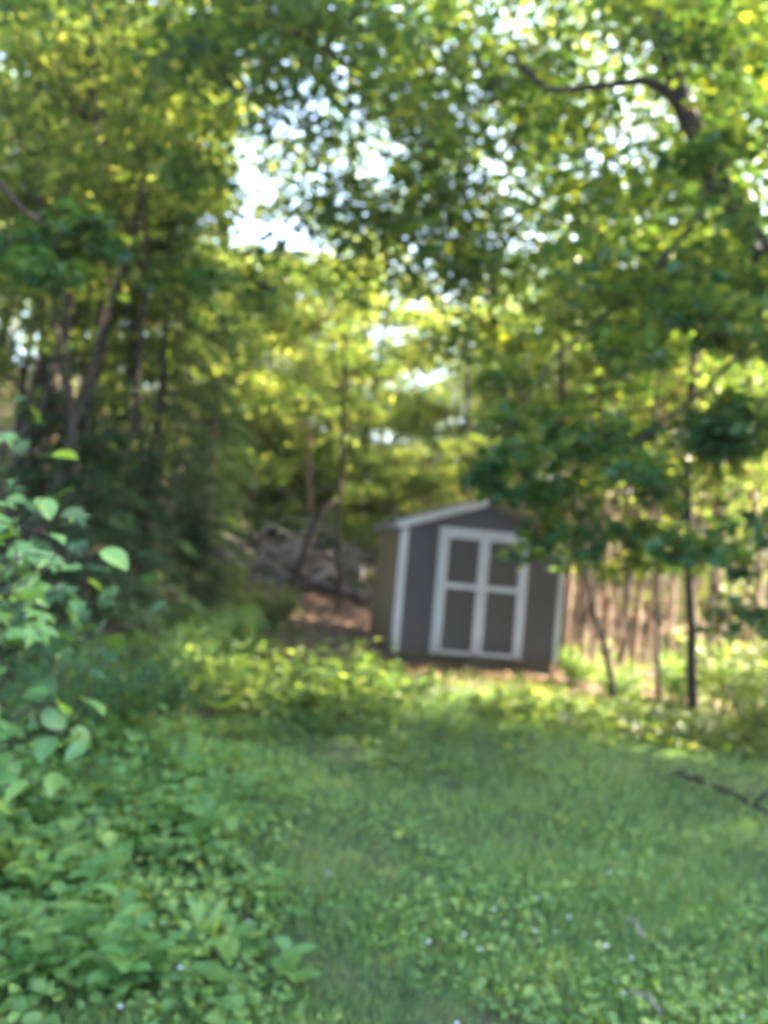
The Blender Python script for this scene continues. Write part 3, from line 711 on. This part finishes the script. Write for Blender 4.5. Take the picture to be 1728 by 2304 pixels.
def scatter(n, x0, x1, y0, y1, pw=1.0):
    """random ground points, denser near the camera"""
    u = rng.random(n); y = y0*(y1/y0)**(u**pw)
    x = rng.uniform(x0, x1, n)*np.clip(y/y1*1.1+.30, 0, 1)
    return x, y
def inshed(x, y):
    dx, dy = x-shed_c.x, y-shed_c.y; c_, s_ = math.cos(R(8.5)), math.sin(R(8.5))
    lx, ly = dx*c_+dy*s_, -dx*s_+dy*c_
    return (lx > -.15) & (lx < SHED_W+.1) & (ly > .02) & (ly < SHED_D+.1)
# grass blades
ls = LS()
x, y = scatter(330000, -7.5, 7.5, 1.3, 11.5, .95)
lw = lawn(x, y); k = (rng.random(len(x)) < .12 + lw) & (~inshed(x, y)); x, y = x[k], y[k]
clump = .5 + .5*np.sin(x*2.3+np.sin(y*1.9)*2)*np.cos(y*2.1+np.sin(x*1.3))
n_ = len(x); a = rng.uniform(0, 2*np.pi, n_); hh = rng.uniform(.03, .08, n_)*(.6+.8*clump)
C = np.stack([x, y, hgt(x, y)-.005], 1)
D = np.stack([np.cos(a)*.55, np.sin(a)*.55, rng.uniform(.6,1.2,n_)], 1)
N = np.stack([np.cos(a), np.sin(a), np.full(n_,.2)], 1)
ls.add(C, D, N, hh, T_BLADE, np.clip(rng.normal(.45,.25,n_)+.15*(clump-.5),0,1), 1.3)
tag(ls.build('grass', M['grass']), kind='stuff')
# small round leaves of creeping ground cover between the grass
ls = LS()
x, y = scatter(190000, -8, 8, 1.3, 12.5, .9)
k = ((rng.random(len(x)) < .25 + lawn(x, y)) & (~inshed(x, y))); x, y = x[k], y[k]
patch = np.sin(x*3.1+1.7*np.sin(y*2.7))*np.cos(y*3.3+1.3*np.sin(x*2.2)); k = rng.random(len(x)) < (.45+.5*patch)*np.where(x > -.3, .6, 1)
x, y, patch = x[k], y[k], patch[k]; n_ = len(x); a = rng.uniform(0, 2*np.pi, n_)
C = np.stack([x, y, hgt(x, y)+rng.uniform(.02,.11,n_)*(1+.5*patch)], 1)
D = np.stack([np.cos(a), np.sin(a), rng.normal(.1,.35,n_)], 1); N = np.stack([rng.normal(0,.4,n_), rng.normal(0,.4,n_), np.ones(n_)], 1)
ls.add(C, D, N, rng.uniform(.016,.036,n_)*(1+.7*np.clip(-x-.2,0,1)), T_OVAL, np.clip(rng.normal(.55,.3,n_)+.2*patch,0,1), 1.35)
tag(ls.build('ground_cover', M['cover']), kind='stuff')
# knee high leafy undergrowth; where the sun falls, leaf colour is set to look lit
ls = LS()
def tuft(n, x0, x1, y0, y1, h0, h1, size, nl=9, tm=.6):
    x = rng.uniform(x0, x1, n); y = rng.uniform(y0, y1, n); k = ~inshed(x, y); x, y = x[k], y[k]
    for a_, b_ in zip(x, y):
        hh = rng.uniform(h0, h1); z = rng.uniform(.15, 1, nl)*hh
        an = rng.uniform(0, 2*np.pi, nl); rr = rng.uniform(.02,.12,nl)*(1.2-z/hh*.5)
        C = np.stack([a_+np.cos(an)*rr, b_+np.sin(an)*rr, H(a_, b_)+z], 1)
        ls.add(C, np.stack([np.cos(an), np.sin(an), rng.normal(.1,.3,nl)],1), np.stack([rng.normal(0,.3,nl), rng.normal(0,.3,nl), np.ones(nl)],1),
               size*rng.uniform(.6,1.2,nl), T_OVAL, np.clip(rng.normal(tm,.2,nl),0,1))
tuft(330, -2.4, .3, 6.6, 9.9, .14, .52, .12, 8, .62)
tuft(60, -1.4, 1.2, 5.6, 7.4, .10, .34, .10, 7, .6)
tuft(110, .2, 6.5, 7.8, 9.4, .08, .28, .10, 7, .5)
tuft(260, 1.2, 6.8, 6.8, 8.4, .10, .32, .12, 7, .75)
tag(ls.build('undergrowth', M['leaf']), kind='stuff')
ls = LS()  # shaded undergrowth and edges, in a separate leaf colour
tuft(330, -5, -1.6, 3.2, 6.2, .12, .38, .10, 9, .4)
tuft(350, -7, -1.4, 11, 18, .15, .45, .09)
tuft(260, 3.2, 9, 9.5, 17, .12, .4, .09)
tuft(160, -4.0, -.9, 1.6, 4.6, .10, .26, .06, 8, .4)
tag(ls.build('undergrowth', M['cover']), kind='stuff')
# dead leaves on the forest floor
ls = LS()
x = rng.uniform(-16, 16, 60000); y = rng.uniform(8, 30, 60000)
k = (rng.random(len(x)) < 1.05-lawn(x, y)) & (~inshed(x, y)); x, y = x[k], y[k]; n_ = len(x); a = rng.uniform(0,2*np.pi,n_)
ls.add(np.stack([x,y,hgt(x,y)+rng.uniform(.005,.04,n_)],1), np.stack([np.cos(a),np.sin(a),rng.normal(0,.25,n_)],1),
       np.stack([rng.normal(0,.35,n_),rng.normal(0,.35,n_),np.ones(n_)],1), rng.uniform(.05,.12,n_), T_OVAL)
tag(ls.build('leaf_litter', M['litter']), kind='stuff')
ls = LS()
n_ = 800; t = rng.random(n_); x = -.2 + t*2.9 + rng.normal(0,.15,n_); y = shed_c.y - .55 + t*.1 + rng.normal(0,.34,n_)
k = ~inshed(x, y); x, y = x[k], y[k]; n_ = len(x); a = rng.uniform(0,2*np.pi,n_)
ls.add(np.stack([x,y,hgt(x,y)+rng.uniform(.01,.05,n_)],1), np.stack([np.cos(a),np.sin(a),rng.normal(0,.25,n_)],1),
       np.stack([rng.normal(0,.35,n_),rng.normal(0,.35,n_),np.ones(n_)],1), rng.uniform(.04,.10,n_), T_OVAL)
tag(ls.build('rust_leaf_litter', M['orange']), kind='stuff')
# small pale bluish dots in the near lawn
ls = LS()
n_ = 30; x = np.concatenate([rng.normal(.9,.75,n_//2), rng.uniform(-1.4,1.9,n_-n_//2)]); y = rng.uniform(1.9,4.2,n_)
for q in range(6):
    a = rng.uniform(0,2*np.pi,n_)
    ls.add(np.stack([x,y,hgt(x,y)+.12+.03*np.sin(x*9)],1), np.stack([np.cos(a),np.sin(a),rng.uniform(.1,1,n_)],1), np.stack([-np.cos(a)*.4,-np.sin(a)*.4,np.ones(n_)],1), .011, T_OVAL)
tag(ls.build('pale_dots', M['pale_dot']), kind='stuff')

# ------------------------------------------------------------------ near plants with leaves as parts
def leaf_mesh1(tpl, mat, t, curl=.0):
    tv, tf = tpl; L_ = [len(f) for f in tf]; st = np.concatenate([[0], np.cumsum(L_)[:-1]])
    v = tv.copy(); v[:, 2] -= curl*v[:, 1]**2
    return raw_mesh('leaf', v, [i_ for f in tf for i_ in f], st, L_, M[mat], np.full(len(tv), t))
T_BIG = (np.array([(0,0,0),(.22,.10,.05),(.34,.32,.07),(.33,.58,.06),(.18,.84,.01),(0,1,-.10),(-.18,.84,.01),(-.33,.58,.06),(-.34,.32,.07),(-.22,.10,.05),(0,.35,.0),(0,.68,-.02)]),
         [(0,1,2,10),(10,2,3,11),(11,3,4,5),(0,10,8,9),(10,11,7,8),(11,5,6,7)])
BIG = {(m_, k_): leaf_mesh1(tp_, m_, t_, .12) for m_ in ('leaf_pale', 'leaf_dark', 'cover') for k_, (tp_, t_) in
       enumerate([(T_BIG,.15),(T_BIG,.45),(T_BIG,.7),(T_LOBE,.3),(T_LOBE,.6)])}
BIG[('yellow', 0)] = leaf_mesh1(T_BIG, 'yellow', .5, .1)
def leaf_obj(parent, mesh, pos, d, nrm, size, wid=1.0):
    d = Vector(d).normalized(); x_ = d.cross(Vector(nrm)).normalized(); z_ = x_.cross(d)
    o = link(bpy.data.objects.new('leaf', mesh), parent)
    o.matrix_local = Matrix.Translation(pos) @ Matrix((x_, d, z_)).transposed().to_4x4() @ Matrix.Diagonal((size*wid, size, size, 1))
    return o
def near_shrub(name, label, base, tips, mat, size, nper, kinds, seed, cat='bush', spread=.09):
    r = random.Random(seed); base = Vector(base); base.z = H(base.x, base.y)
    t = empty(name, base); tag(t, label, cat); b = MB()
    for e in tips:
        e = Vector(e) - base
        pth = wob((r.uniform(-.05,.05), r.uniform(-.05,.05), -.03), e, 6, .10, seed+e.x, -.15)
        b.tube(pth, [.010-.0012*k_ for k_ in range(7)], 5)
        for k_ in range(nper):
            u = 1 - .55*(k_/max(nper-1,1)); kk = u*6; k0 = min(int(kk),5); c = pth[k0].lerp(pth[k0+1], kk-k0)
            a = r.uniform(0, 2*math.pi)
            d = Vector((math.cos(a), math.sin(a)*.9-.25, r.uniform(-.7,.15)))
            lc = c + Vector((r.gauss(0,spread), r.gauss(0,spread), r.gauss(0,spread*.8)))
            b.tube([c, c.lerp(lc,.5)+Vector((0,0,.01)), lc], [.003,.002,.0015], 4)
            leaf_obj(t, BIG[(mat, r.choice(kinds))], lc, d,
                     (r.gauss(0,.35), r.gauss(-.35,.35), 1), size*r.uniform(.7,1.2))
    b.build('stem', M['bark'], t, True)
    return t
near_shrub('maple_sapling', 'bright pale green large leaved sapling nearest at the left edge', (-2.3, 2.6, 0),
           [P(20,1090,2.3), P(95,1150,2.4), P(60,1245,2.3), P(-40,1180,2.4), P(120,1260,2.5), P(10,1000,2.7)], 'leaf_pale', .105, 26, (1,2,3,4), 5, spread=.11)
near_shrub('maple_sapling', 'darker drooping maple bough reaching down beside the bright sapling', (-2.9, 3.6, 0),
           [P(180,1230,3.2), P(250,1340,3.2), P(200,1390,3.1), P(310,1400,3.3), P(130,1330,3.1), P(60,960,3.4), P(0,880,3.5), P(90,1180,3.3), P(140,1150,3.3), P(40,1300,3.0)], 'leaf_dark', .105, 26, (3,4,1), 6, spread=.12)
near_shrub('round_leaved_bush', 'round leaved green bush over the dark hollow at the left edge', (-2.1, 2.9, 0),
           [P(30,1520,2.6), P(110,1580,2.6), P(150,1640,2.5), P(40,1660,2.5), P(70,1760,2.4), P(-20,1600,2.5), P(-10,1720,2.4), P(90,1690,2.6)], 'leaf_pale', .105, 12, (0,1,2), 7)
def weed(name, label, px, py, d, hgt_, n, mat, size, seed, kinds=(0,1,2), wid=1.0, group=None, up=.45):
    r = random.Random(seed); b0 = P(px, py, d); b0.z = H(b0.x, b0.y)
    t = empty(name, b0); tag(t, label, 'plant', group); b = MB()
    top = Vector((r.uniform(-.04,.04), r.uniform(-.04,.04), hgt_))
    b.tube([(0,0,-.02), top*.5, top], [.005,.004,.002], 5); b.build('stem', M['cover'], t, True)
    for k_ in range(n):
        u = .2+.8*k_/max(n-1,1); a = k_*2.4+r.random()
        leaf_obj(t, BIG[(mat, r.choice(kinds))], top*u, (math.cos(a), math.sin(a), up+r.uniform(-.2,.3)), (0,0,1), size*(1.15-.5*u)*r.uniform(.8,1.15), wid)
    return t
wk = random.Random(14)
WG = 'broad leaved weeds in the near left lawn'
for k in range(80):
    px = wk.triangular(-60, 700, 120); py = wk.uniform(1700, 2290)
    v = (py/2.25-548)/FPX; d = min(1.6/max(v,.12), 5.2)
    weed('broadleaf_weed', 'broad leaved green weed growing in the near left lawn', px, py, d, wk.uniform(.10,.34), wk.randint(6,10), wk.choice(('leaf_pale','leaf_pale','cover')),
         wk.uniform(.08,.15), k, group=WG)
weed('yellow_leaved_weed', 'weed with one orange yellow leaf in the lower left lawn', 520, 2150, 2.45, .14, 5, 'cover', .09, 70)
yl = weed('yellow_leaf_plant', 'single withered orange yellow leaf standing in the lower left lawn', 515, 2140, 2.35, .05, 1, 'yellow', .10, 71, kinds=(0,), wid=.7)
weed('tall_lance_weed', 'narrow upright yellow green plant in the left middle of the lawn', 478, 1960, 3.0, .10, 4, 'leaf_pale', .20, 72, kinds=(2,), wid=.45, up=2.6)
weed('large_leaf_weed', 'weed with one wide flat leaf at the bottom left of the lawn', 400, 2190, 2.3, .10, 3, 'leaf_pale', .17, 73, kinds=(1,))
weed('tall_lance_weed', 'narrow upright green plant left of centre in front of the shed', 880, 1590, 7.4, .5, 12, 'cover', .15, 74, kinds=(1,2), wid=.5, up=1.0)

# ------------------------------------------------------------------ fallen wood, stones and sticks
def log(pts, r0, r1, mat, label, cat='log', name='fallen_log', stubs=2, seed=1):
    r = random.Random(seed); pts = [Vector(p_) for p_ in pts]; base = pts[0].copy(); f = []
    for k in range(len(pts)-1):
        for q in range(4): f.append(pts[k].lerp(pts[k+1], q/4)-base)
    f.append(pts[-1]-base)
    f = [p_ + Vector((noise.noise(p_*2)*.03, 0, noise.noise(p_*2+Vector((7,1,0)))*.04)) for p_ in f]
    n_ = len(f); o = empty(name, base); tag(o, label, cat)
    b = MB(); b.tube(f, [r0+(r1-r0)*k/(n_-1) for k in range(n_)], 9, rough=.3); b.build('trunk', M[mat], o, True)
    for _ in range(stubs):
        k = r.randint(2, n_-2); e = f[k] + Vector((r.uniform(-.3,.3), r.uniform(-.2,.2), r.uniform(.15,.45)))
        b = MB(); b.tube([f[k], f[k].lerp(e,.5)+Vector((.02,0,0)), e], [r1*.5+.006, r1*.35+.004, .004], 5); b.build('branch', M[mat], o, True)
    return o
log([P(470,1175,15.2), P(560,1210,15.0), P(660,1290,14.8), P(760,1330,14.6), P(850,1375,14.4)], .055, .045, 'dead_dark', 'dark fallen log sloping down to the shed from the left', stubs=4)
log([P(640,1300,15.6), P(760,1325,15.4), P(850,1345,15.2)], .085, .07, 'dead', 'pale grey fallen log lying behind the dark log', stubs=3, seed=2)
log([P(430,1165,16.4), P(520,1180,16.2), P(640,1235,16)], .04, .03, 'bark_tan', 'pinkish thin fallen limb on the slope at upper left of the dark log', stubs=3, seed=3)
log([P(1575,1405,12.5), P(1620,1450,12.2), P(1690,1498,12.0)], .065, .05, 'bark_tan', 'sunlit pale fallen log at right behind the dark straight trunk', stubs=1, seed=4)
log([P(1390,1530,11.5), P(1440,1515,11.8), P(1500,1520,12)], .04, .03, 'dead', 'grey fallen limb among the trunks right of the shed', stubs=1, seed=5)
e0, e1 = P(1520,1735,6.0), P(1760,1815,5.2)
for e in (e0, e1): e.z = H(e.x, e.y)+.035
log([e0, e0.lerp(e1,.5)+Vector((0,0,.02)), e1], .018, .022, 'bark', 'dark grey stick lying in the lawn at right', 'stick', 'fallen_stick', 1, 6)
e0, e1 = P(365,2190,2.35), P(392,2300,2.15)
for e in (e0, e1): e.z = H(e.x, e.y)+.09
log([e0, e0.lerp(e1,.5), e1], .007, .009, 'dead', 'thin pale twig lying among weeds at the bottom left', 'twig', 'fallen_twig', 0, 7)
for (a_, b_, lab, sd) in [((1425,2050,2.75),(1500,2100,2.6),'short pale twig in the lower right lawn',8), ((1420,1900,3.3),(1455,1975,3.1),'curved pale grass stalk in the right middle of the lawn',9),
                     ((430,1690,5.2),(440,1745,5.0),'short pale upright twig beside the weeds at left',10)]:
    e0, e1 = P(*a_), P(*b_)
    for e in (e0, e1): e.z = H(e.x, e.y)+.11
    log([e0, e0.lerp(e1,.5)+Vector((.01,0,.02)), e1], .005, .006, 'dead', lab, 'twig', 'fallen_twig', 0, sd)
# brush pile and stones behind it
def stone(px, py, d, s_, label, seed):
    r = random.Random(seed); import bmesh
    bm = bmesh.new(); bmesh.ops.create_icosphere(bm, subdivisions=3, radius=1)
    for v in bm.verts:
        v.co *= 1 + .35*noise.noise(v.co*1.3 + Vector((seed*3.1,0,0))) + .1*noise.noise(v.co*4)
        v.co.z *= .6; v.co.x *= 1.3
    me = bpy.data.meshes.new('stone'); bm.to_mesh(me); bm.free(); me.materials.append(M['stone'])
    for p_ in me.polygons: p_.use_smooth = True
    o = link(bpy.data.objects.new('stone', me)); c = P(px, py, d); z = H(c.x, c.y)
    o.location = (c.x, c.y, z + s_*.25); o.scale = (s_,)*3; o.rotation_euler.z = r.uniform(0,6)
    tag(o, label, 'stone', 'grey stones by the brush pile')
stone(600, 1265, 16.5, .45, 'largest grey stone behind the dark fallen log', 1)
stone(665, 1290, 16.2, .34, 'grey stone on the right side of the largest stone', 2)
stone(550, 1285, 16.0, .26, 'small grey stone on the left side of the largest stone', 3)
stone(720, 1300, 16.0, .26, 'small grey stone between the leaning snag and upright trunk', 4)
bp = P(650, 1235, 16.0); bp.z = H(bp.x, bp.y)
b = MB(); r = random.Random(77)
for k in range(260):
    c = Vector((r.gauss(-.2,1.5), r.gauss(0,.6), abs(r.gauss(0,.45))))
    a = r.uniform(0, 6.28); d = Vector((math.cos(a), math.sin(a)*.6, r.uniform(-.25,.7)))*r.uniform(.3,.8)
    b.tube([c-d, c+Vector((0,0,.05)), c+d], [.036,.028,.008], 4)
o = b.build('brush_pile', M['brush'], None, True); o.location = bp
tag(o, 'heap of grey dead branches behind the leaning snag', 'brush pile', kind='stuff')
# small black spot, built as a low stump
b = MB(); b.tube([(0,0,-.1),(0,0,.12),(.02,0,.2)], [.13,.11,.09], 10, rough=.4)
c = P(540, 1365, 12.8); o = b.build('tree_stump', M['dead_dark'], None, True); o.location = (c.x, c.y, H(c.x, c.y)); tag(o, 'small black stump in the yellow green plants left of centre', 'stump')
# evening air: a faint haze through which the far trees pale
hb = MB(); hb.box((-90, -40, -6), (90, 110, 34))
m, n, out = new_mat('air')
pv = n.nodes.new('ShaderNodeVolumePrincipled'); pv.inputs['Color'].default_value = (.92, .92, .90, 1); pv.inputs['Density'].default_value = .0007
pv.inputs['Anisotropy'].default_value = .3
n.links.new(pv.outputs[0], out.inputs['Volume'])
tag(hb.build('haze', m), kind='stuff')
# labels by place, left to right, for alike trees that their look does not tell apart
ORD = ['leftmost', 'second from the left', 'third from the left', 'fourth from the left', 'fifth from the left', 'sixth from the left', 'seventh from the left', 'eighth from the left',
       'ninth from the left', 'tenth from the left', 'eleventh from the left', 'twelfth from the left', 'thirteenth from the left', 'fourteenth from the left'] + [w_ + ' from the left' for w_ in ('fifteenth', 'sixteenth', 'seventeenth', 'eighteenth', 'nineteenth', 'twentieth', 'twenty-first')]
for grp, what in (('leaning saplings at left', 'slim dark leaning saplings at left'), ('tall trees on the slope at left', 'tall yellow green trees on the left slope'),
                  ('low sunlit trees below the sky gap', 'low bright young trees beneath the sky gap'), ('tall trees behind the shed', 'tall leafy trees in the wood behind the shed'),
                  ('slender tan trunks right of the shed', 'slender tan trunks right of the shed'), ('thin high crowned trees above the shed', 'thin trees with sparse high crowns beyond the shed'),
                  ('thin leaning stems at left', 'thin bare stems leaning right before the left trees'), ('thin stems in the thicket right of the shed', 'thin crowded stems in the thicket right of the shed'), ('bushes covering the bank', 'leafy bushes covering the rising bank behind the shed'), ('bushy young trees behind the trunks at right', 'bushy young trees behind the trunks at right'), ('small bushes right of the shed', 'small bushes among the trunks right of the shed'), ('sunlit bushes at the right edge', 'sunlit yellow green bushes at the right lawn edge'),
                  ('bushes on the far slope', 'leafy bushes under the trees on the far slope'), ('dark bushes left of the lawn', 'dark green bushes left of the lawn'),
                  ('bushes at the left edge of the clearing', 'yellow green bushes at the left edge of the clearing')):
    g = sorted([o for o in scn.objects if o.get('group') == grp and 'category' in o], key=lambda o: (CI @ (o.location + Vector((0,0,1)))).x/-(CI @ (o.location + Vector((0,0,1)))).z)
    inn = [o for o in g if abs((CI @ (o.location + Vector((0,0,1)))).x/-(CI @ (o.location + Vector((0,0,1)))).z) < .5]
    for k_, o in enumerate(inn): o['label'] = (ORD[k_] if k_ < len(inn)-1 else 'rightmost') + ' of the ' + what
    for o in g:
        if o not in inn: o['label'] = 'one of the ' + what + ', past the frame'
